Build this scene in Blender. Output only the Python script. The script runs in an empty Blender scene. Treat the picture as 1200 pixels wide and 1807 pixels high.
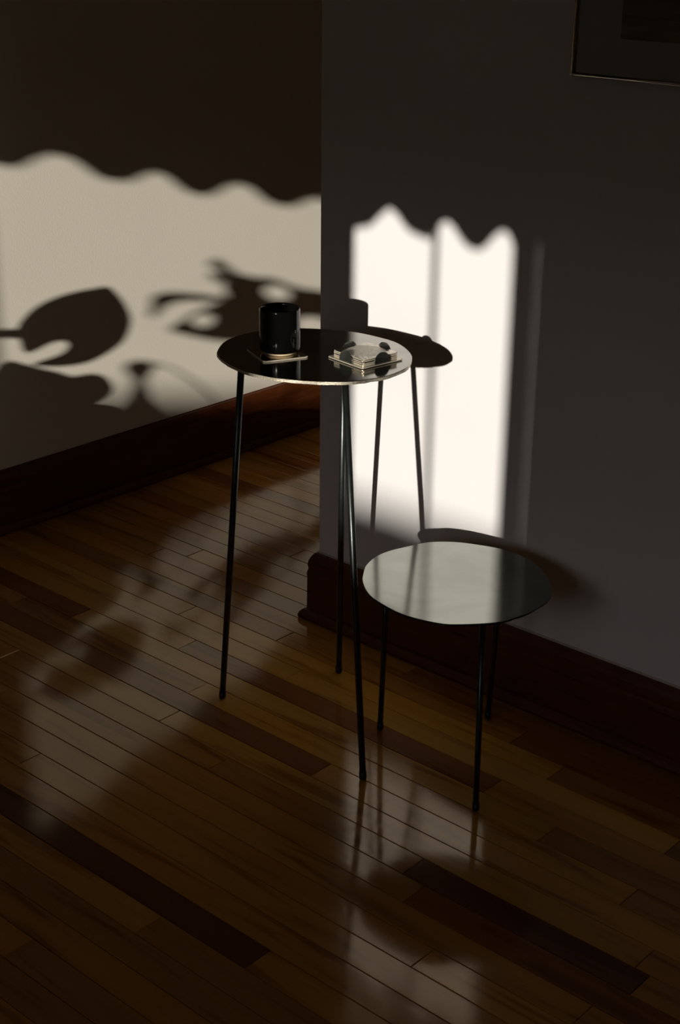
import bpy, bmesh, math, random
from mathutils import Vector, Matrix

sc = bpy.context.scene
COL = sc.collection

# ------------------------------------------------------------------ camera
F_PX, PITCH, ROLL, YAW = 2666.7, 0.38879, 0.010364, -0.72927
cy, sy, cp, sp = math.cos(YAW), math.sin(YAW), math.cos(PITCH), math.sin(PITCH)
fwd = Vector((sy * cp, cy * cp, -sp)); rgt = Vector((cy, -sy, 0)); upv = rgt.cross(fwd)
cr, sr = math.cos(ROLL), math.sin(ROLL)
r2 = cr * rgt + sr * upv
u2 = -sr * rgt + cr * upv
cam = bpy.data.cameras.new('camera')
cam.sensor_fit = 'VERTICAL'; cam.sensor_height = 36.0
cam.lens = F_PX / 1807 * 36.0
cam.clip_start = 0.05
cam_o = bpy.data.objects.new('camera', cam); COL.objects.link(cam_o)
m3 = Matrix((r2, u2, -fwd)).transposed()
cam_o.matrix_world = Matrix.Translation((0, 0, 1.5)) @ m3.to_4x4()
sc.camera = cam_o

# ------------------------------------------------------------------ world, sun, exposure
w = bpy.data.worlds.new('sky'); sc.world = w; w.use_nodes = True
bg = w.node_tree.nodes['Background']
bg.inputs[0].default_value = (0.95, 0.92, 0.97, 1)
bg.inputs[1].default_value = 2.0

SUN = Vector((-0.42, 1.0, -0.235))            # direction the light travels
sl = bpy.data.lights.new('sun', 'SUN'); sl.energy = 4.8; sl.angle = math.radians(0.47)
sl.color = (1.0, 0.94, 0.84)
so = bpy.data.objects.new('sun', sl); COL.objects.link(so)
so.rotation_euler = SUN.to_track_quat('-Z', 'Y').to_euler(); so.location = (4, -8, 4)

YW = -1.20                                    # inner face of the window wall
WINS = ((-1.600, -0.690), (-0.525, -0.0220))   # openings in x
SILL, HEAD = 1.00, 2.05
for (x0, x1) in WINS:                         # portals: help the sky light find the openings
    al = bpy.data.lights.new('window_portal', 'AREA'); al.shape = 'RECTANGLE'
    al.size = x1 - x0; al.size_y = HEAD - SILL; al.cycles.is_portal = True
    ao = bpy.data.objects.new('window_portal', al); COL.objects.link(ao)
    ao.location = ((x0 + x1) / 2, YW - 0.16, (SILL + HEAD) / 2)
    ao.rotation_euler = Vector((0, 1, 0)).to_track_quat('-Z', 'Z').to_euler()

vs = sc.view_settings
vs.view_transform = 'Standard'; vs.look = 'None'; vs.gamma = 1; vs.exposure = 0.0
vs.use_curve_mapping = False
cyc = sc.cycles
cyc.max_bounces = 12; cyc.diffuse_bounces = 8; cyc.glossy_bounces = 6; cyc.transparent_max_bounces = 12
cyc.caustics_reflective = False; cyc.caustics_refractive = False
cyc.sample_clamp_indirect = 3.0
cyc.use_denoising = True

# ------------------------------------------------------------------ material helpers
def mat(name):
    m = bpy.data.materials.new(name); m.use_nodes = True
    nt = m.node_tree
    return m, nt, nt.nodes['Principled BSDF']
def N(nt, t, **kw):
    n = nt.nodes.new(t)
    for k, v in kw.items():
        if k.startswith('i_'): n.inputs[k[2:].replace('_', ' ')].default_value = v
        else: setattr(n, k, v)
    return n
def tex(nt, scale=(1, 1, 1), kind='Object'):
    tc = N(nt, 'ShaderNodeTexCoord'); mp = N(nt, 'ShaderNodeMapping')
    mp.inputs['Scale'].default_value = scale
    nt.links.new(tc.outputs[kind], mp.inputs['Vector'])
    return mp
def noise(nt, vec, scale, detail=4, rough=0.5, dist=0.0):
    n = N(nt, 'ShaderNodeTexNoise'); n.inputs['Scale'].default_value = scale
    n.inputs['Detail'].default_value = detail; n.inputs['Roughness'].default_value = rough
    n.inputs['Distortion'].default_value = dist
    nt.links.new(vec, n.inputs['Vector']); return n
def ramp(nt, fac, stops):
    r = N(nt, 'ShaderNodeValToRGB'); e = r.color_ramp.elements
    while len(e) < len(stops): e.new(0.5)
    for i, (p, c) in enumerate(stops):
        e[i].position = p; e[i].color = (c[0], c[1], c[2], 1) if hasattr(c, '__len__') else (c, c, c, 1)
    nt.links.new(fac, r.inputs['Fac']); return r
def bump(nt, h, b, strength, dist=0.001):
    n = N(nt, 'ShaderNodeBump'); n.inputs['Strength'].default_value = strength
    n.inputs['Distance'].default_value = dist
    nt.links.new(h, n.inputs['Height']); nt.links.new(n.outputs[0], b.inputs['Normal'])
def simple(name, col, rough=0.5, metal=0.0, var=0.12, nscale=30, bmp=0.0, bscale=200, spec=0.5, stretch=(1, 1, 1)):
    m, nt, b = mat(name)
    mp = tex(nt, stretch)
    n = noise(nt, mp.outputs[0], nscale, 5, 0.6)
    lo = [c * (1 - var) for c in col]; hi = [min(1, c * (1 + var)) for c in col]
    r = ramp(nt, n.outputs['Fac'], [(0.3, lo), (0.7, hi)])
    nt.links.new(r.outputs[0], b.inputs['Base Color'])
    b.inputs['Roughness'].default_value = rough; b.inputs['Metallic'].default_value = metal
    b.inputs['Specular IOR Level'].default_value = spec
    if bmp:
        n2 = noise(nt, mp.outputs[0], bscale, 3); bump(nt, n2.outputs['Fac'], b, bmp)
    return m

M = {}
M['wall_cool'] = simple('wall_paint_cool_white', (0.79, 0.775, 0.78), 0.6, var=0.015, nscale=3, bmp=0.25, bscale=260, spec=0.25)
M['wall_warm'] = simple('wall_paint_warm_white', (0.81, 0.755, 0.645), 0.6, var=0.015, nscale=3, bmp=0.25, bscale=260, spec=0.25)
M['wall_room'] = simple('wall_paint_room', (0.80, 0.77, 0.70), 0.7, var=0.03, nscale=3, spec=0.2)
M['ceiling'] = simple('ceiling_paint', (0.86, 0.84, 0.78), 0.8, var=0.02, nscale=3, spec=0.2)
M['stained'] = simple('red_brown_stained_wood', (0.105, 0.027, 0.007), 0.36, var=0.35, nscale=9, bmp=0.15, bscale=40, spec=0.5, stretch=(1, 1, 6))
M['caulk'] = simple('caulk', (0.55, 0.48, 0.42), 0.6, var=0.1)
M['subfloor'] = simple('subfloor', (0.015, 0.008, 0.004), 0.9, var=0.3)
M['white_wood'] = simple('white_painted_wood', (0.70, 0.66, 0.60), 0.4, var=0.03)
M['fabric'] = simple('linen_fabric', (0.50, 0.44, 0.36), 0.9, var=0.08, nscale=80, bmp=0.4, bscale=400)
M['leaf'] = simple('leaf_green', (0.035, 0.09, 0.025), 0.4, var=0.3, nscale=14)
M['clay'] = simple('terracotta', (0.35, 0.15, 0.08), 0.75, var=0.15, nscale=20)
M['soil'] = simple('soil', (0.03, 0.018, 0.01), 0.95, var=0.4, nscale=60)
M['stone'] = simple('grey_stone', (0.25, 0.24, 0.22), 0.85, var=0.2, nscale=6)
M['ground'] = simple('lawn', (0.08, 0.10, 0.05), 0.95, var=0.3, nscale=4)
M['dark_wood'] = simple('dark_wood', (0.06, 0.03, 0.015), 0.4, var=0.3, nscale=8, stretch=(1, 6, 1))
M['cream'] = simple('unglazed_cream_clay', (0.78, 0.60, 0.38), 0.75, var=0.05, nscale=60)
M['black_glaze'] = simple('black_glossy_glaze', (0.003, 0.003, 0.003), 0.06, var=0.2, nscale=10, spec=0.3)
M['legs'] = simple('blued_steel_rod', (0.060, 0.070, 0.067), 0.34, 0.85, var=0.25, nscale=40, bmp=0.05, bscale=300)
M['rubber'] = simple('black_rubber', (0.006, 0.007, 0.007), 0.5, var=0.2)
M['silver'] = simple('brushed_silver_metal', (0.68, 0.63, 0.52), 0.30, 0.7, var=0.1, nscale=60, bmp=0.05)
M['tab'] = simple('polished_steel_tab', (0.34, 0.36, 0.33), 0.14, 0.94, var=0.1, nscale=60)
M['raw_edge'] = simple('raw_cut_steel_edge', (0.80, 0.71, 0.56), 0.40, 0.75, var=0.30, nscale=260, bmp=0.8, bscale=500)
M['plate_edge'] = simple('sunlit_tint_plate_edge', (0.85, 0.76, 0.60), 0.3, 0.55, var=0.1, nscale=100)  # paler side faces: sunlight caught by the plate edges is put into the colour
M['mat_board'] = simple('grey_mat_board', (0.66, 0.63, 0.52), 0.85, var=0.03)
M['backing'] = simple('brown_backing_board', (0.20, 0.14, 0.08), 0.9, var=0.1)
M['frame_metal'] = simple('thin_silver_frame', (0.85, 0.83, 0.76), 0.16, 1.0, var=0.05)

def glass():
    m = bpy.data.materials.new('window_glass'); m.use_nodes = True; nt = m.node_tree
    out = nt.nodes['Material Output']; nt.nodes.remove(nt.nodes['Principled BSDF'])
    t = N(nt, 'ShaderNodeBsdfTransparent'); g = N(nt, 'ShaderNodeBsdfGlossy'); g.inputs['Roughness'].default_value = 0.02
    fr = N(nt, 'ShaderNodeFresnel'); fr.inputs['IOR'].default_value = 1.45
    mx = N(nt, 'ShaderNodeMixShader')
    nt.links.new(fr.outputs[0], mx.inputs[0]); nt.links.new(t.outputs[0], mx.inputs[1]); nt.links.new(g.outputs[0], mx.inputs[2])
    nt.links.new(mx.outputs[0], out.inputs['Surface']); return m
M['glass'] = glass()

def tabletop_mat(name, base, rough, rvar):
    m, nt, b = mat(name)
    mp = tex(nt, (1, 1, 1))
    n = noise(nt, mp.outputs[0], 7, 6, 0.6, 0.6)
    r = ramp(nt, n.outputs['Fac'], [(0.3, [c * 0.82 for c in base]), (0.7, [c * 1.12 for c in base])])
    nt.links.new(r.outputs[0], b.inputs['Base Color'])
    b.inputs['Metallic'].default_value = 1.0
    mp2 = tex(nt, (4, 60, 4)); n2 = noise(nt, mp2.outputs[0], 4, 6, 0.7)
    r2_ = ramp(nt, n2.outputs['Fac'], [(0.25, rough - rvar), (0.75, rough + rvar)])
    nt.links.new(r2_.outputs[0], b.inputs['Roughness'])
    n3 = noise(nt, mp.outputs[0], 9, 2); bump(nt, n3.outputs['Fac'], b, 0.25, 0.0008)
    return m
M['top_tall'] = tabletop_mat('blackened_steel_top', (0.30, 0.29, 0.26), 0.11, 0.02)
M['top_small'] = tabletop_mat('greenish_steel_top', (0.31, 0.325, 0.285), 0.12, 0.015)

def plank_mat():
    m, nt, b = mat('honey_maple_plank')
    oi = N(nt, 'ShaderNodeObjectInfo')
    tc = N(nt, 'ShaderNodeTexCoord')
    # shift the grain per board
    mul = N(nt, 'ShaderNodeMath', operation='MULTIPLY'); mul.inputs[1].default_value = 37.0
    nt.links.new(oi.outputs['Random'], mul.inputs[0])
    cmb = N(nt, 'ShaderNodeCombineXYZ'); nt.links.new(mul.outputs[0], cmb.inputs[0]); nt.links.new(mul.outputs[0], cmb.inputs[2])
    add = N(nt, 'ShaderNodeVectorMath', operation='ADD')
    nt.links.new(tc.outputs['Object'], add.inputs[0]); nt.links.new(cmb.outputs[0], add.inputs[1])
    def mp(s):
        q = N(nt, 'ShaderNodeMapping'); q.inputs['Scale'].default_value = s
        nt.links.new(add.outputs[0], q.inputs['Vector']); return q.outputs[0]
    broad = noise(nt, mp((1.6, 18, 1)), 1.6, 3, 0.5, 0.5)       # broad heartwood streaks
    fine = noise(nt, mp((4, 150, 1)), 2.2, 5, 0.6, 0.3)         # fine grain
    rb = ramp(nt, broad.outputs['Fac'], [(0.33, (0.60, 0.48, 0.40)), (0.44, (0.93, 0.91, 0.90)), (0.75, (1.08, 1.10, 1.05))])
    rf = ramp(nt, fine.outputs['Fac'], [(0.25, 0.90), (0.7, 1.06)])
    m1 = N(nt, 'ShaderNodeMix', data_type='RGBA', blend_type='MULTIPLY'); m1.inputs[0].default_value = 1
    m2 = N(nt, 'ShaderNodeMix', data_type='RGBA', blend_type='MULTIPLY'); m2.inputs[0].default_value = 1
    nt.links.new(oi.outputs['Color'], m1.inputs[6]); nt.links.new(rb.outputs[0], m1.inputs[7])
    nt.links.new(m1.outputs[2], m2.inputs[6]); nt.links.new(rf.outputs[0], m2.inputs[7])
    nt.links.new(m2.outputs[2], b.inputs['Base Color'])
    wv = noise(nt, mp((2.2, 9, 1)), 3.0, 2)
    rr = ramp(nt, wv.outputs['Fac'], [(0.3, 0.075), (0.7, 0.125)])
    nt.links.new(rr.outputs[0], b.inputs['Roughness'])
    b.inputs['Specular IOR Level'].default_value = 0.55
    b.inputs['Specular Tint'].default_value = (1.0, 0.78, 0.52, 1)
    bump(nt, wv.outputs['Fac'], b, 0.16, 0.0010)
    return m
M['plank'] = plank_mat()

# ------------------------------------------------------------------ mesh helpers
def link(name, me, m=None, parent=None, smooth=False):
    o = bpy.data.objects.new(name, me); COL.objects.link(o)
    if m is not None and not me.materials:
        me.materials.append(m)
    if parent is not None: o.parent = parent
    if smooth:
        for p in me.polygons: p.use_smooth = True
    return o
def pydata(name, verts, faces, m, parent=None, smooth=False):
    me = bpy.data.meshes.new(name); me.from_pydata(verts, [], faces); me.validate(); me.update()
    bm = bmesh.new(); bm.from_mesh(me); bmesh.ops.recalc_face_normals(bm, faces=bm.faces); bm.to_mesh(me); bm.free()
    return link(name, me, m, parent, smooth)
def bxv(x0, x1, y0, y1, z0, z1):
    return [(x0, y0, z0), (x1, y0, z0), (x1, y1, z0), (x0, y1, z0), (x0, y0, z1), (x1, y0, z1), (x1, y1, z1), (x0, y1, z1)]
BXF = [(0, 3, 2, 1), (4, 5, 6, 7), (0, 1, 5, 4), (1, 2, 6, 5), (2, 3, 7, 6), (3, 0, 4, 7)]
def boxes(name, L, m, parent=None, bevel=0.0):
    v, f = [], []
    for b in L:
        n = len(v); v += bxv(*b); f += [tuple(i + n for i in q) for q in BXF]
    me = bpy.data.meshes.new(name); me.from_pydata(v, [], f); me.update()
    if bevel:
        bm = bmesh.new(); bm.from_mesh(me)
        bmesh.ops.bevel(bm, geom=bm.edges[:], offset=bevel, segments=2, affect='EDGES', profile=0.7)
        bm.to_mesh(me); bm.free()
    return link(name, me, m, parent)
def struct(o): o['kind'] = 'structure'; return o
def empty(name, loc):
    o = bpy.data.objects.new(name, None); COL.objects.link(o); o.location = loc; o.empty_display_size = 0.05
    return o
def tag(o, label, cat, group=None):
    o['label'] = label; o['category'] = cat
    if group: o['group'] = group
    return o
def lathe(name, prof, m, parent=None, seg=64, smooth=True, loc=(0, 0, 0)):
    v, f = [], []
    for (r, z) in prof:
        for i in range(seg):
            a = 2 * math.pi * i / seg; v.append((r * math.cos(a), r * math.sin(a), z))
    for j in range(len(prof) - 1):
        for i in range(seg):
            k = (i + 1) % seg
            f.append((j * seg + i, j * seg + k, (j + 1) * seg + k, (j + 1) * seg + i))
    f.append(tuple(range(seg))[::-1]); f.append(tuple((len(prof) - 1) * seg + i for i in range(seg)))
    o = pydata(name, v, f, m, parent, smooth); o.location = loc
    o.data.polygons[-1].use_smooth = False; o.data.polygons[-2].use_smooth = False
    return o
def tube(name, pts, rads, m, parent=None, seg=16):
    pts = [Vector(p) for p in pts]; v, f = [], []
    for j, p in enumerate(pts):
        d = (pts[min(j + 1, len(pts) - 1)] - pts[max(j - 1, 0)]).normalized()
        a = d.cross(Vector((0, 1, 0.01))).normalized(); b = d.cross(a)
        for i in range(seg):
            t = 2 * math.pi * i / seg; v.append(tuple(p + (a * math.cos(t) + b * math.sin(t)) * rads[j]))
    for j in range(len(pts) - 1):
        for i in range(seg):
            k = (i + 1) % seg; f.append((j * seg + i, j * seg + k, (j + 1) * seg + k, (j + 1) * seg + i))
    f.append(tuple(range(seg))[::-1]); f.append(tuple((len(pts) - 1) * seg + i for i in range(seg)))
    o = pydata(name, v, f, m, parent, True)
    for p in o.data.polygons:
        if len(p.vertices) == seg: p.use_smooth = False
    return o
def closed_spline(pts, sub=4, sm=1):
    n = len(pts); P = [Vector(p) for p in pts]
    for _ in range(sm):
        P = [(P[i - 1] + 2 * P[i] + P[(i + 1) % n]) / 4 for i in range(n)]
    out = []
    for i in range(n):
        a, b, c, d = P[i - 1], P[i], P[(i + 1) % n], P[(i + 2) % n]
        for s in range(sub):
            t = s / sub
            out.append(0.5 * ((2 * b) + (c - a) * t + (2 * a - 5 * b + 4 * c - d) * t * t + (3 * b - a - 3 * c + d) * t ** 3))
    return out

# ------------------------------------------------------------------ the room
XL, YR, XE = -2.982, 2.24, -2.062        # left wall, face of the partition, its free end
XR, YF, ZC = 1.6, 5.0, 2.65
struct(boxes('wall_left', [(XL - 0.12, XL, YW - 0.2, YF, -0.02, ZC)], M['wall_warm']))
struct(boxes('wall_right', [(XE, XR, YR, YR + 0.13, -0.02, ZC)], M['wall_cool'], bevel=0.002))
struct(boxes('wall_far', [(XL, XR, YF, YF + 0.12, -0.02, ZC)], M['wall_room']))
struct(boxes('wall_side', [(XR, XR + 0.12, YW - 0.2, YF, -0.02, ZC)], M['wall_room']))
(a0, a1), (b0, b1) = WINS
yo = YW - 0.16
struct(boxes('wall_window', [(XL, a0, yo, YW, -0.02, ZC), (a1, b0, yo, YW, -0.02, ZC), (b1, XR, yo, YW, -0.02, ZC),
                             (a0, a1, yo, YW, -0.02, SILL), (b0, b1, yo, YW, -0.02, SILL),
                             (a0, a1, yo, YW, HEAD, ZC), (b0, b1, yo, YW, HEAD, ZC)], M['wall_room']))
struct(boxes('ceiling', [(XL - 0.12, XR + 0.12, YW - 0.2, YF + 0.12, ZC, ZC + 0.1)], M['ceiling']))

# windows: sash, glass, a vertical bar in the narrow one
for n, (x0, x1) in enumerate(WINS, 1):
    narrow = n == 2
    yf0, yf1 = YW - 0.11, YW - 0.07
    st = 0.002 if not narrow else 0.0
    L = [(x0 - 0.02, x1 + 0.02, yf0, yf1, SILL - 0.01, SILL + 0.05), (x0 - 0.02, x1 + 0.02, yf0, yf1, HEAD - 0.04, HEAD + 0.01),
         (x0 - 0.02, x0 + 0.001, yf0, yf1, SILL, HEAD)]
    if narrow:
        # the right stile does not quite close against the jamb: a slit of sun passes beside it
        L.append((-0.1000, -0.0560, YW - 0.10, YW - 0.08, SILL, HEAD))
    else:
        L.append((x1 - 0.001, x1 + 0.02, yf0, yf1, SILL, HEAD))
    wo = struct(boxes('window_%d' % n, L, M['white_wood']))
    if narrow:
        boxes('glazing_bar', [(-0.288, -0.278, YW - 0.096, YW - 0.084, SILL, HEAD)], M['white_wood'], wo, 0.001)
    boxes('pane', [(x0, (-0.099 if narrow else x1), YW - 0.092, YW - 0.088, SILL + 0.04, HEAD - 0.03)], M['glass'], wo)
    boxes('window_sill', [(x0 - 0.05, x1 + 0.05, YW - 0.06, YW + 0.06, SILL - 0.03, SILL)], M['white_wood'], wo, 0.004)

# scalloped valances hanging in the two windows
VA = [(-1.608, 1.671), (-1.592, 1.67), (-1.578, 1.68), (-1.563, 1.7), (-1.542, 1.717), (-1.521, 1.712), (-1.503, 1.694), (-1.489, 1.677), (-1.466, 1.672), (-1.439, 1.679), (-1.423, 1.698), (-1.407, 1.711), (-1.39, 1.704), (-1.377, 1.684), (-1.358, 1.668), (-1.332, 1.668), (-1.314, 1.682), (-1.296, 1.705), (-1.278, 1.714), (-1.26, 1.706), (-1.245, 1.684), (-1.228, 1.672), (-1.204, 1.67), (-1.184, 1.677), (-1.169, 1.694), (-1.146, 1.708)]
VA += [(x + 0.396, z) for x, z in VA[8:]]
VA = [(-1.72, 1.70)] + VA
VA = [p for i, p in enumerate(VA) if i == 0 or p[0] > VA[i - 1][0]]
VA = [p for p in VA if p[0] < -0.62]
VB = [(-0.57, 1.677), (-0.554, 1.677), (-0.53, 1.684), (-0.512, 1.689), (-0.495, 1.704), (-0.478, 1.72), (-0.461, 1.731), (-0.444, 1.724), (-0.428, 1.708), (-0.412, 1.694), (-0.386, 1.688), (-0.362, 1.684), (-0.352, 1.701), (-0.339, 1.716), (-0.32, 1.726), (-0.305, 1.719), (-0.291, 1.703), (-0.274, 1.687), (-0.257, 1.682), (-0.24, 1.684), (-0.227, 1.694), (-0.213, 1.711), (-0.2, 1.722), (-0.189, 1.727), (-0.177, 1.723), (-0.168, 1.707), (-0.158, 1.69), (-0.13, 1.700), (-0.10, 1.725), (-0.07, 1.71), (-0.05, 1.68)]
def valance(edge, label, y):
    v, f = [], []; n = len(edge)
    for (dy) in (0.0, 0.002):
        for k, (x, z) in enumerate(edge):
            v.append((x, y + dy + 0.002 * math.sin(x * 45), z))
        for k, (x, z) in enumerate(edge):
            v.append((x, y + dy + 0.004 * math.sin(x * 45), 2.12))
    for k in range(n - 1):
        f += [(k, k + 1, n + k + 1, n + k), (2 * n + k, 3 * n + k, 3 * n + k + 1, 2 * n + k + 1),
              (k, 2 * n + k, 2 * n + k + 1, k + 1), (n + k, n + k + 1, 3 * n + k + 1, 3 * n + k)]
    o = pydata('window_valance', v, f, M['fabric'])
    tag(o, label, 'curtain')
    tube('curtain_rod', [(edge[0][0] - 0.06, y + 0.004, 2.12), (edge[-1][0] + 0.06, y + 0.004, 2.12)], [0.009, 0.009], M['dark_wood'], o)
    return o
valance(VA, 'scalloped linen valance across the wide window, casting the long wavy shadow', -1.14)
valance(VB, 'scalloped linen valance across the narrow window by the pier', -1.14)

# baseboards with cap and shoe moulding (profile: distance out of the wall, height)
PROF = [(0, 0), (0.033, 0), (0.034, 0.006), (0.031, 0.014), (0.025, 0.020), (0.019, 0.022), (0.0185, 0.10), (0.0195, 0.106),
        (0.0185, 0.112), (0.0165, 0.118), (0.018, 0.128), (0.0165, 0.138), (0.012, 0.148), (0.007, 0.155), (0, 0.157)]
def sweep(name, path, norms, prof, m, parent=None):
    v, f = [], []; n = len(prof)
    for (px, py), (nx, ny) in zip(path, norms):
        for d, z in prof: v.append((px + nx * d, py + ny * d, z))
    for j in range(len(path) - 1):
        for i in range(n):
            k = (i + 1) % n; f.append((j * n + i, j * n + k, (j + 1) * n + k, (j + 1) * n + i))
    f.append(tuple(range(n))); f.append(tuple((len(path) - 1) * n + i for i in range(n)))
    return pydata(name, v, f, m, parent)
struct(sweep('baseboard_right', [(XR, YR), (XE, YR), (XE, YR + 0.13), (XR, YR + 0.13)], [(0, -1), (-1, -1), (-1, 1), (0, 1)], PROF, M['stained']))
struct(sweep('baseboard_left', [(XL, YW), (XL, YF)], [(1, 0), (1, 0)], [(d, z) for d, z in PROF], M['stained']))
struct(sweep('baseboard_far', [(XL, YF), (XR, YF)], [(0, -1), (0, -1)], PROF, M['stained']))
bead = [(0, 0.1565), (0.0035, 0.1565), (0.003, 0.159), (0, 0.160)]
struct(sweep('trim_1', [(XR, YR), (XE, YR), (XE, YR + 0.13)], [(0, -1), (-1, -1), (-1, 0)], bead, M['caulk']))
struct(sweep('trim_2', [(XL, YW), (XL, YF)], [(1, 0), (1, 0)], [(d * 0.4, z - 0.001) for d, z in bead], M['stained']))

# ------------------------------------------------------------------ floor of separate planks
floor = struct(boxes('floor', [(XL - 0.12, XR + 0.12, YW - 0.2, YF + 0.12, -0.12, -0.020)], M['subfloor']))
PY0, PW = 1.2858, 0.0574
TONES = {  # base colours of finished boards
    'light': (0.44, 0.212, 0.038), 'gold': (0.49, 0.240, 0.034), 'mid': (0.39, 0.172, 0.030), 'brown': (0.29, 0.125, 0.024),
    'red': (0.23, 0.082, 0.024), 'dark': (0.12, 0.040, 0.017)}
KNOWN = {  # row: [(x where a board ends, tone of the board to its left), ..., (None, tone of the last)]
    -5: [(-1.1, 'brown'), (None, 'mid')], -4: [(-1.62, 'mid'), (-0.7, 'brown'), (None, 'brown')], -3: [(-0.95, 'brown'), (None, 'mid')],
    -2: [(-2.1, 'mid'), (-0.55, 'brown'), (None, 'brown')], -1: [(-1.517, 'mid'), (-0.62, 'brown'), (None, 'brown')],
    0: [(-2.35, 'mid'), (-1.333, 'dark'), (-0.50, 'mid'), (None, 'brown')], 1: [(-0.95, 'mid'), (None, 'brown')],
    2: [(-2.05, 'mid'), (-0.8, 'mid'), (None, 'brown')], 3: [(-1.15, 'mid'), (None, 'light')], 4: [(-2.3, 'light'), (-0.9, 'mid'), (None, 'mid')],
    5: [(-1.261, 'mid'), (None, 'red')], 6: [(-2.42, 'mid'), (-1.78, 'mid'), (-1.31, 'brown'), (-0.873, 'dark'), (None, 'mid')],
    7: [(-1.978, 'light'), (-0.9, 'light'), (None, 'mid')], 8: [(-1.626, 'red'), (-0.7, 'light'), (None, 'mid')],
    9: [(-2.62, 'mid'), (-2.02, 'brown'), (-1.0, 'gold'), (None, 'mid')], 10: [(-2.464, 'red'), (-1.2, 'light'), (None, 'brown')],
    11: [(-2.177, 'light'), (-1.36, 'red'), (-0.6, 'mid'), (None, 'brown')], 12: [(-1.917, 'light'), (-1.02, 'gold'), (None, 'brown')],
    13: [(-2.3, 'mid'), (-1.3, 'gold'), (None, 'brown')], 14: [(-2.05, 'brown'), (-1.426, 'mid'), (None, 'red')],
    15: [(-1.75, 'mid'), (-1.0, 'red'), (None, 'brown')]}
rnd = random.Random(11)
def plank(x0, x1, y0, y1, tone):
    g, c = 0.0004, 0.0011
    hx, hy = (x1 - x0) / 2 - g, (y1 - y0) / 2 - g
    v = [(-hx, -hy, -0.018), (hx, -hy, -0.018), (hx, hy, -0.018), (-hx, hy, -0.018),
         (-hx, -hy, -c), (hx, -hy, -c), (hx, hy, -c), (-hx, hy, -c),
         (-hx + c, -hy + c, 0), (hx - c, -hy + c, 0), (hx - c, hy - c, 0), (-hx + c, hy - c, 0)]
    f = [(0, 3, 2, 1), (8, 9, 10, 11)]
    for i in range(4):
        k = (i + 1) % 4
        f += [(i, k, 4 + k, 4 + i), (4 + i, 4 + k, 8 + k, 8 + i)]
    me = bpy.data.meshes.new('plank'); me.from_pydata(v, [], f); me.update()
    o = link('plank', me, M['plank'], floor)
    o.location = ((x0 + x1) / 2, (y0 + y1) / 2, -0.001)
    o.rotation_euler = (rnd.gauss(0, 0.0009), rnd.gauss(0, 0.0003), 0)
    k = rnd.uniform(0.90, 1.08); t = TONES[tone]
    o.color = (t[0] * k, t[1] * k * rnd.uniform(0.96, 1.04), t[2] * k, 1)
W_T = ['mid', 'mid', 'brown', 'mid', 'red', 'brown', 'brown']
for row in range(-8, 48):
    y0 = PY0 + row * PW
    xa, xb = XL + 0.004, (-0.25 if row < 17 else -1.3)
    x = xa; joints = []
    if row in KNOWN:
        joints = KNOWN[row]
    else:
        q = xa + rnd.uniform(0.3, 1.2)
        while q < xb - 0.3:
            joints.append((q, rnd.choice(W_T))); q += rnd.uniform(0.5, 1.5)
        joints.append((None, rnd.choice(W_T)))
    for xe, tone in joints:
        e = xb if xe is None else xe
        plank(x, e, y0, y0 + PW, tone); x = e
# boards outside the photographed area, joined
v, f = [], []
def field(x0, x1, r0, r1):
    for row in range(r0, r1):
        y0 = PY0 + row * PW; x = x0
        while x < x1 - 0.01:
            e = min(x1, x + rnd.uniform(0.6, 1.4))
            n = len(v); v.extend(bxv(x + 0.0005, e - 0.0005, y0 + 0.0005, y0 + PW - 0.0005, -0.018, -0.001))
            f.extend([tuple(i + n for i in q) for q in BXF]); x = e
field(XL + 0.004, XR, -43, -8); field(-0.25, XR, -8, 17); field(-1.3, XR, 17, 48); field(XL + 0.004, XR, 48, 64)
pf = pydata('plank_field', v, f, M['plank'], floor); pf['kind'] = 'stuff'; pf.color = (0.34, 0.165, 0.045, 1)

# ------------------------------------------------------------------ side tables
TALL = [(-1.902, 1.794), (-1.936, 1.842), (-1.95, 1.89), (-1.946, 1.943), (-1.926, 1.985), (-1.904, 2.01), (-1.877, 2.031), (-1.84, 2.05), (-1.803, 2.064), (-1.761, 2.067), (-1.715, 2.064), (-1.674, 2.046), (-1.636, 2.018), (-1.609, 1.983), (-1.592, 1.947), (-1.587, 1.898), (-1.596, 1.861), (-1.609, 1.83), (-1.629, 1.807), (-1.665, 1.779), (-1.698, 1.762), (-1.729, 1.75), (-1.78, 1.745), (-1.824, 1.754), (-1.859, 1.766), (-1.885, 1.78)]
SMALL = [(-1.638, 1.899), (-1.655, 1.926), (-1.667, 1.966), (-1.666, 2.005), (-1.652, 2.051), (-1.637, 2.089), (-1.605, 2.121), (-1.564, 2.142), (-1.515, 2.158), (-1.476, 2.158), (-1.429, 2.145), (-1.385, 2.115), (-1.352, 2.084), (-1.328, 2.047), (-1.321, 2.013), (-1.32, 1.969), (-1.326, 1.936), (-1.334, 1.906), (-1.351, 1.881), (-1.375, 1.854), (-1.4, 1.833), (-1.44, 1.819), (-1.477, 1.814), (-1.513, 1.818), (-1.554, 1.828), (-1.585, 1.845), (-1.616, 1.871)]
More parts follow.
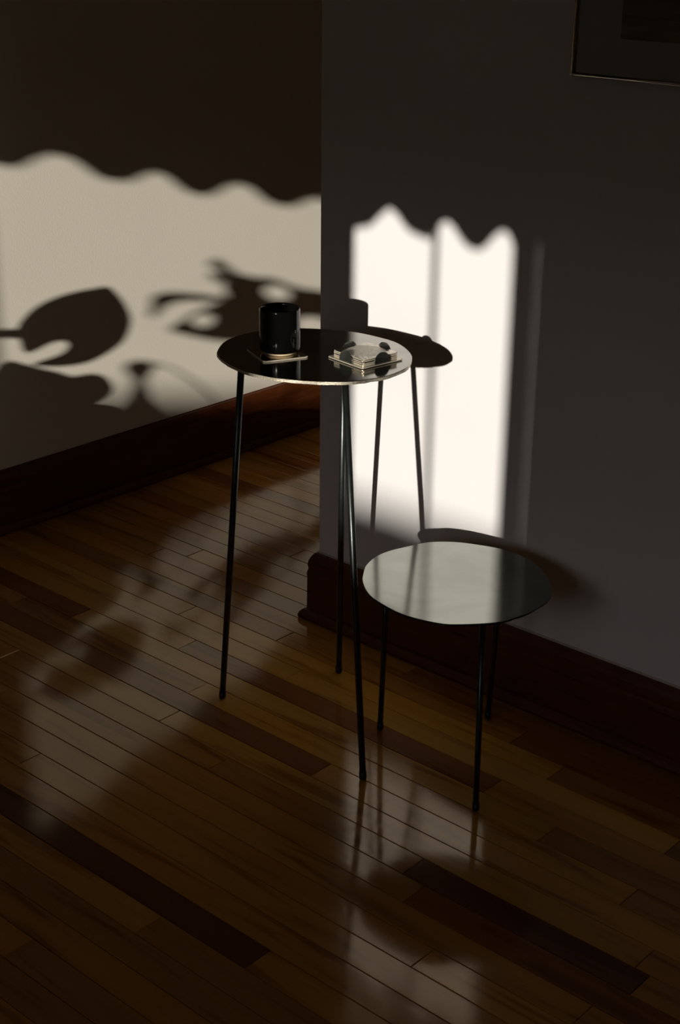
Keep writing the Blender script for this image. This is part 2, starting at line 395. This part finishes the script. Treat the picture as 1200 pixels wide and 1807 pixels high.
def table(name, label, outline, z, th, c, legs, rad, m_top, m_edge, sm, flare=0.0):
    root = empty(name, (c[0], c[1], 0)); tag(root, label, 'table')
    P = closed_spline([(x - c[0], y - c[1], 0) for x, y in outline], 3, sm)
    n = len(P); v = []
    rj = random.Random(5)
    rings = [(1.0, z), (1.0, z - 0.0006), (1.0, z - th)]
    v = [(p.x * 0.996, p.y * 0.996, z) for p in P]
    v += [(p.x, p.y, z - 0.0008) for p in P]
    for p in P:
        s = 1 - rj.uniform(0, 0.004)
        v.append((p.x * s, p.y * s, z - th + rj.uniform(-0.0004, 0.0004)))
    me = bpy.data.meshes.new('tabletop')
    f = [tuple(range(n))]
    for j in (0, 1):
        for i in range(n):
            k = (i + 1) % n; f.append((j * n + i, (j + 1) * n + i, (j + 1) * n + k, j * n + k))
    f.append(tuple(2 * n + i for i in range(n))[::-1])
    me.from_pydata(v, [], f); me.materials.append(m_top); me.materials.append(m_edge); me.update()
    bm = bmesh.new(); bm.from_mesh(me); bmesh.ops.recalc_face_normals(bm, faces=bm.faces); bm.to_mesh(me); bm.free()
    for i, p in enumerate(me.polygons):
        if n < i <= 2 * n: p.material_index = 1
    link('tabletop', me, None, root)
    for (t, b) in legs:
        t3 = Vector((t[0] - c[0], t[1] - c[1], z - th)); b3 = Vector((b[0] - c[0], b[1] - c[1], 0.0))
        d = (b3 - t3).normalized()
        lg = tube('leg', [t3, t3.lerp(b3, 0.5), b3 - d * 0.012 + Vector((0, 0, 0.0))], [rad, rad * 0.98, rad * 0.96], M['legs'], root, 20)
        cap = tube('foot_cap', [b3 - d * 0.016, b3 - d * 0.0035, b3 + Vector((0, 0, 0.0004))], [rad * 1.12, rad * 1.12, rad * 1.0], M['rubber'], lg, 16)
        if flare:
            lathe('mounting_plate', [(rad * 2.1, z - th - 0.003), (rad * 2.1, z - th)], M['legs'], root, 24, False, (t3.x, t3.y, 0))
    return root
table('side_table', 'tall three-legged side table with round dark steel top holding black mug', TALL, 0.740, 0.0062, (-1.765, 1.905),
      [((-1.845, 1.800), (-1.953, 1.836)), ((-1.653, 1.859), (-1.546, 1.801)), ((-1.797, 2.018), (-1.854, 2.076))], 0.0062, M['top_tall'], M['raw_edge'], 0, 0.0)
table('side_table', 'low three-legged side table with irregular bare grey-green steel top', SMALL, 0.355, 0.0042, (-1.491, 1.988),
      [((-1.597, 1.917), (-1.642, 1.961)), ((-1.384, 1.924), (-1.333, 1.860)), ((-1.474, 2.101), (-1.514, 2.137))], 0.0056, M['top_small'], M['legs'], 0, 0.0)

# ------------------------------------------------------------------ mug on its coaster
ZT = 0.740
def square_plate(name, c, ang, s, z0, th, m, parent=None, bev=0.0012, origin=None):
    bm = bmesh.new(); bmesh.ops.create_cube(bm, size=1.0)
    bmesh.ops.scale(bm, vec=(s, s, th), verts=bm.verts)
    vert_e = [e for e in bm.edges if abs(e.verts[0].co.z - e.verts[1].co.z) > th * 0.5]
    bmesh.ops.bevel(bm, geom=vert_e, offset=0.003, segments=3, affect='EDGES')
    bmesh.ops.bevel(bm, geom=[e for e in bm.edges if abs(e.verts[0].co.z - e.verts[1].co.z) < 1e-6], offset=th * 0.22, segments=1, affect='EDGES')
    me = bpy.data.meshes.new(name); bm.to_mesh(me); bm.free()
    o = link(name, me, m, parent)
    me.materials.append(M['plate_edge'])
    for p in me.polygons:
        if abs(p.normal.z) < 0.9: p.material_index = 1
    o.location = (c[0], c[1], z0 + th / 2); o.rotation_euler = (0, 0, ang)
    return o
M['coaster_plain'] = simple('dark_bronze_coaster', (0.30, 0.23, 0.14), 0.14, 0.95, var=0.1, nscale=40)
cst = square_plate('coaster', (-1.813, 1.857), math.atan2(0.077, 0.035), 0.085, ZT, 0.0028, M['coaster_plain'])
tag(cst, 'square bronze coaster lying under the black mug', 'coaster')
mc = (-1.812, 1.863)
mug = empty('mug', (mc[0], mc[1], ZT + 0.0028)); tag(mug, 'glossy black ceramic mug without handle on tall side table', 'mug')
R = 0.0362; H = 0.0815
lathe('mug_body', [(0.0285, 0.0040), (0.0325, 0.0046), (0.0350, 0.0066), (0.0360, 0.0105), (R, 0.020), (R, H - 0.003), (R - 0.0006, H - 0.001),
                   (R - 0.0016, H), (R - 0.0028, H - 0.0008), (R - 0.0034, H - 0.004), (R - 0.0036, 0.022), (R - 0.006, 0.014), (0.020, 0.0105), (0.002, 0.0100)],
      M['black_glaze'], mug, 96)
lathe('mug_foot', [(0.0270, 0.0), (0.0284, 0.0008), (0.0296, 0.0040), (0.0296, 0.0046), (0.0250, 0.0046)], M['cream'], mug, 96)

# ------------------------------------------------------------------ coaster holder with stacked coasters
hc = (-1.680, 1.943); ha = math.atan2(0.094, 0.014); hs = 0.095; ht = 0.0022
hold = empty('coaster_holder', (hc[0], hc[1], ZT)); hold.rotation_euler = (0, 0, ha)
tag(hold, 'square silver metal coaster holder with four half-round tabs', 'coaster holder')
bp_ = square_plate('base_plate', (0, 0), 0, hs, 0.0008, ht, M['silver'], hold)
for k in range(4):
    a = k * math.pi / 2
    nx, ny = math.cos(a), math.sin(a); tx, ty = -ny, nx
    d = 0.0440; r = 0.0172; h = 0.0205
    prof = []
    prof.append((-r, 0.0)); 
    for s in range(0, 19):
        t = math.pi - math.pi * s / 18
        prof.append((r * math.cos(t), 0.004 + (h - 0.004) * math.sin(t)))
    prof.append((r, 0.0))
    v = []; n = len(prof)
    for dd in (d, d + 0.0013):
        for (u, z) in prof: v.append((nx * dd + tx * u, ny * dd + ty * u, 0.0025 + z))
    f = [tuple(range(n))[::-1], tuple(n + i for i in range(n))]
    for i in range(n):
        j = (i + 1) % n; f.append((i, j, n + j, n + i))
    pydata('tab', v, f, M['tab'], hold)
# coasters: thin plates with a shallow round relief on top
def coaster_mat():
    m, nt, b = mat('champagne_steel_coaster')
    mp = tex(nt, (1, 1, 1))
    gr = N(nt, 'ShaderNodeTexGradient', gradient_type='SPHERICAL')
    mp2 = tex(nt, (27, 27, 1)); nt.links.new(mp2.outputs[0], gr.inputs['Vector'])
    n1 = noise(nt, mp.outputs[0], 70, 5, 0.6, 1.5)
    r = ramp(nt, n1.outputs['Fac'], [(0.3, (0.60, 0.54, 0.45)), (0.7, (0.90, 0.85, 0.74))])
    inside = ramp(nt, gr.outputs['Fac'], [(0.0, (0.66, 0.64, 0.60)), (0.10, (1.0, 1.0, 1.0))])
    mx = N(nt, 'ShaderNodeMix', data_type='RGBA', blend_type='MULTIPLY'); mx.inputs[0].default_value = 1
    nt.links.new(r.outputs[0], mx.inputs[6]); nt.links.new(inside.outputs[0], mx.inputs[7])
    nt.links.new(mx.outputs[2], b.inputs['Base Color'])
    mm = ramp(nt, gr.outputs['Fac'], [(0.0, 1.0), (0.12, 0.30)]); nt.links.new(mm.outputs[0], b.inputs['Metallic'])
    rr = ramp(nt, gr.outputs['Fac'], [(0.0, 0.14), (0.10, 0.38)]); nt.links.new(rr.outputs[0], b.inputs['Roughness'])
    n2 = noise(nt, mp.outputs[0], 90, 3, 0.5, 1.0); bump(nt, n2.outputs['Fac'], b, 0.6, 0.0015)
    return m
M['coaster'] = coaster_mat()
zc = ZT + 0.0008 + ht
poslab = ['bottom', 'second from bottom', 'third from bottom', 'topmost']
s0 = None
jr = [(0.0, 0.0, 0.0), (0.0007, -0.0006, 0.03), (-0.0008, 0.0004, -0.02), (0.0003, 0.0002, 0.015)]
for k in range(4):
    c = (hc[0] + jr[k][0], hc[1] + jr[k][1]); a = ha + jr[k][2] * 0.5
    if s0 is None:
        o = s0 = square_plate('coaster', c, a, 0.0815, zc, 0.0022, M['coaster'])
    else:
        o = s0.copy(); COL.objects.link(o)
        o.location = (c[0], c[1], zc + 0.0011 + k * 0.0032); o.rotation_euler = (0, 0, a)
    tag(o, {0: 'lowest square silver coaster of the stack, resting on the holder plate',
            1: 'second lowest square silver coaster in the stacked holder',
            2: 'square silver coaster directly beneath the topmost of the stack',
            3: 'topmost square silver coaster, its round swirled relief showing'}[k], 'coaster', 'coasters stacked in the holder')

# ------------------------------------------------------------------ framed picture on the right wall
fx0, fz0, fw, fh, fd = -1.473, 1.221, 0.52, 0.66, 0.018
fr = empty('picture_frame', (fx0 + fw / 2, YR, fz0 + fh / 2))
tag(fr, 'thin silver framed picture hanging at the top right of the wall', 'picture')
X0, X1, Z0, Z1 = -fw / 2, fw / 2, -fh / 2, fh / 2
t = 0.0055
rr_ = 0.0034; yf = -0.0155
for p, q in (((X0, Z0), (X1, Z0)), ((X0, Z1), (X1, Z1)), ((X0, Z0), (X0, Z1)), ((X1, Z0), (X1, Z1))):
    d = Vector((q[0] - p[0], 0, q[1] - p[1])).normalized()
    p3 = Vector((p[0], yf, p[1])); q3 = Vector((q[0], yf, q[1]))
    rail = tube('frame_rail', [p3 - d * rr_ * 0.7, q3 + d * rr_ * 0.7], [rr_, rr_], M['frame_metal'], fr, 20)
    # flat flange of the profile running back to the wall
    boxes('flange', [(min(p[0], q[0]) - 0.0012, max(p[0], q[0]) + 0.0012, yf, -0.0005, min(p[1], q[1]) - 0.0012, max(p[1], q[1]) + 0.0012)], M['frame_metal'], rail)
boxes('mat_board', [(X0 + 0.002, X1 - 0.002, -0.0095, -0.002, Z0 + 0.002, Z1 - 0.002)], M['mat_board'], fr)
ax = 0.086; az = 0.062
def art_mat():
    m, nt, b = mat('dark_print')
    mp = tex(nt, (2, 1, 22)); n = noise(nt, mp.outputs[0], 3, 4, 0.6, 0.4)
    r = ramp(nt, n.outputs['Fac'], [(0.3, (0.16, 0.12, 0.06)), (0.5, (0.30, 0.26, 0.13)), (0.8, (0.42, 0.37, 0.20))])
    nt.links.new(r.outputs[0], b.inputs['Base Color']); b.inputs['Roughness'].default_value = 0.7
    return m
boxes('print', [(X0 + ax, X1 - ax, -0.0102, -0.0095, Z0 + az, Z1 - az)], art_mat(), fr)
boxes('glazing', [(X0 + 0.002, X1 - 0.002, -0.0130, -0.0115, Z0 + 0.002, Z1 - 0.002)], M['glass'], fr)

# ------------------------------------------------------------------ plants behind and beside the camera (their shadows fall on the left wall)
def leaf(name, pts, y, m, parent, holes=(), bend=0.0, th=0.0012, ori=(0, 0, 0)):
    cu = bpy.data.curves.new(name, 'CURVE'); cu.dimensions = '2D'; cu.fill_mode = 'BOTH'; cu.extrude = th / 2
    for poly in (pts,) + tuple(holes):
        q = closed_spline([(x, z, 0) for x, z in poly], 3, 0)
        s = cu.splines.new('POLY'); s.points.add(len(q) - 1)
        for i, p in enumerate(q): s.points[i].co = (p.x, p.y, 0, 1)
        s.use_cyclic_u = True
    tmp = bpy.data.objects.new('tmp', cu); COL.objects.link(tmp)
    dg = bpy.context.evaluated_depsgraph_get(); dg.update()
    me = bpy.data.meshes.new_from_object(tmp.evaluated_get(dg))
    bpy.data.objects.remove(tmp)
    xs = [p[0] for p in pts]; cx = sum(xs) / len(xs)
    for vv in me.vertices:      # stand it up in x/z and bend it gently along the sun's direction
        x, z, e = vv.co
        b = bend * math.cos((x - cx) * 12)
        vv.co = Vector((x, y + e, z)) + SUN * b - Vector(ori)
    me.materials.clear(); me.update()
    return link(name, me, m, parent)
L1 = [(-2.311, 0.884), (-2.3, 0.915), (-2.285, 0.941), (-2.263, 0.964), (-2.237, 0.983), (-2.21, 0.996), (-2.191, 1.003), (-2.179, 0.988), (-2.168, 0.961), (-2.16, 0.925), (-2.163, 0.891), (-2.173, 0.858), (-2.191, 0.831), (-2.211, 0.809), (-2.227, 0.797), (-2.246, 0.79), (-2.272, 0.786), (-2.296, 0.791), (-2.279, 0.805), (-2.258, 0.821), (-2.248, 0.841), (-2.251, 0.853), (-2.263, 0.852), (-2.276, 0.842), (-2.289, 0.828), (-2.304, 0.821), (-2.309, 0.846)]
L2 = [(-2.336, 0.789), (-2.308, 0.788), (-2.287, 0.778), (-2.267, 0.77), (-2.249, 0.76), (-2.228, 0.767), (-2.209, 0.764), (-2.197, 0.745), (-2.195, 0.723), (-2.203, 0.707), (-2.218, 0.692), (-2.238, 0.678), (-2.273, 0.673), (-2.341, 0.668)]
pot = empty('potted_plant', (-2.32, 0.55, 0.42)); tag(pot, 'broad-leaved green plant in a clay pot on a wooden stand', 'plant')
o3 = (-2.32, 0.55, 0.42)
leaf('leaf', L1, 0.55, M['leaf'], pot, ori=o3, bend=0.02); leaf('leaf', L2, 0.56, M['leaf'], pot, ori=o3, bend=0.02)
tube('stem', [(-0.02, 0, 0.24), (-0.035, 0, 0.33), (-0.05, 0, 0.42), (-0.03, 0, 0.446), (0.02, 0, 0.449)], [0.006, 0.007, 0.009, 0.012, 0.013], M['leaf'], pot, 8)
tube('stem', [(-0.02, 0.01, 0.24), (-0.03, 0.01, 0.28), (-0.02, 0.01, 0.31), (0.03, 0.01, 0.32)], [0.005] * 4, M['leaf'], pot, 8)
lathe('plant_pot', [(0.085, 0.0), (0.115, 0.20), (0.13, 0.205), (0.13, 0.245), (0.12, 0.245), (0.115, 0.225)], M['clay'], pot, 40)
lathe('soil', [(0.112, 0.15), (0.112, 0.226)], M['soil'], pot, 40)
st = empty('plant_stand', (-2.32, 0.55, 0)); tag(st, 'square dark wooden plant stand under the clay pot', 'stand')
boxes('stand_top', [(-0.16, 0.16, -0.16, 0.16, 0.395, 0.42)], M['dark_wood'], st, 0.004)
for sx in (-1, 1):
    for sy_ in (-1, 1):
        boxes('leg', [(sx * 0.14 - 0.014, sx * 0.14 + 0.014, sy_ * 0.14 - 0.014, sy_ * 0.14 + 0.014, 0, 0.395)], M['dark_wood'], st)

ct = empty('console_table', (-1.45, -0.75, 0)); tag(ct, 'narrow dark wooden console table below the wide window', 'table')
boxes('tabletop', [(-0.42, 0.42, -0.16, 0.16, 0.83, 0.86)], M['dark_wood'], ct, 0.004)
for sx in (-1, 1):
    for sy_ in (-1, 1):
        boxes('leg', [(sx * 0.38 - 0.018, sx * 0.38 + 0.018, sy_ * 0.13 - 0.018, sy_ * 0.13 + 0.018, 0, 0.83)], M['dark_wood'], ct)
vs_ = lathe('bottle_vase', [(0.045, 0), (0.058, 0.02), (0.055, 0.06), (0.034, 0.11), (0.016, 0.15), (0.009, 0.19), (0.010, 0.205), (0.020, 0.225), (0.021, 0.24), (0.012, 0.252)], M['stone'], None, 32, True, (-1.605, -0.75, 0.86))
tag(vs_, 'small grey stone bottle vase on the console table', 'vase')
R1 = [(-1.56, 1.202), (-1.54, 1.229), (-1.518, 1.257), (-1.491, 1.28), (-1.468, 1.307), (-1.474, 1.329), (-1.469, 1.35), (-1.449, 1.373), (-1.421, 1.367), (-1.392, 1.37), (-1.373, 1.361), (-1.343, 1.347), (-1.302, 1.344), (-1.27, 1.328), (-1.269, 1.24), (-1.312, 1.262), (-1.343, 1.255), (-1.373, 1.222), (-1.432, 1.183), (-1.469, 1.175), (-1.506, 1.181), (-1.536, 1.191)]
H1 = [(-1.524, 1.231), (-1.514, 1.248), (-1.498, 1.252), (-1.489, 1.239), (-1.498, 1.219), (-1.514, 1.214)]
H2 = [(-1.406, 1.33), (-1.394, 1.348), (-1.378, 1.347), (-1.363, 1.333), (-1.365, 1.312), (-1.383, 1.305), (-1.398, 1.313)]
R2 = [(-1.492, 1.402), (-1.478, 1.411), (-1.465, 1.394), (-1.451, 1.377), (-1.457, 1.357), (-1.469, 1.349), (-1.486, 1.345), (-1.494, 1.358), (-1.489, 1.371), (-1.475, 1.367), (-1.482, 1.382), (-1.492, 1.386)]
R3 = [(-1.589, 1.24), (-1.585, 1.265), (-1.583, 1.289), (-1.564, 1.304), (-1.53, 1.307), (-1.477, 1.303), (-1.468, 1.294), (-1.504, 1.287), (-1.539, 1.283), (-1.561, 1.267), (-1.574, 1.247), (-1.582, 1.231)]
o4 = (-1.36, -0.75, 0.86)
pl = empty('potted_plant', o4); tag(pl, 'split-leaved green plant in a small clay pot on the console table', 'plant')
leaf('leaf', R1, -0.75, M['leaf'], pl, holes=(H1, H2), ori=o4, bend=0.015)
leaf('leaf', R2, -0.752, M['leaf'], pl, ori=o4); leaf('leaf', R3, -0.748, M['leaf'], pl, ori=o4, bend=0.01)
tube('stem', [(0, 0, 0.10), (0.015, 0, 0.22), (0.02, 0, 0.34), (-0.02, 0, 0.42)], [0.004] * 4, M['leaf'], pl, 8)
tube('stem', [(-0.02, 0, 0.40), (-0.06, 0, 0.455), (-0.115, 0, 0.44)], [0.004] * 3, M['leaf'], pl, 8)
tube('stem', [(-0.227, 0, 0.249), (-0.20, 0, 0.237), (-0.174, 0, 0.212), (-0.148, 0, 0.18), (-0.119, 0, 0.133), (-0.03, 0, 0.10)], [0.003] * 6, M['leaf'], pl, 8)
lathe('plant_pot', [(0.045, 0.0), (0.058, 0.095), (0.064, 0.097), (0.064, 0.118), (0.058, 0.118), (0.055, 0.108)], M['clay'], pl, 32)
lathe('soil', [(0.052, 0.08), (0.054, 0.110)], M['soil'], pl, 32)

# ------------------------------------------------------------------ outside: ground and the garden wall that cuts off the low sun
g = boxes('ground', [(-30, 30, -40, YW - 0.2, -0.6, -0.5)], M['ground']); struct(g)
gw = boxes('garden_wall', [(-3, 12, -12.4, -12.0, -0.5, 3.55)], M['stone'])
tag(gw, 'long high grey stone garden wall outside, facing the windows', 'wall')
boxes('coping', [(-3.05, 12.05, -12.45, -11.95, 3.55, 3.65)], M['stone'], gw)
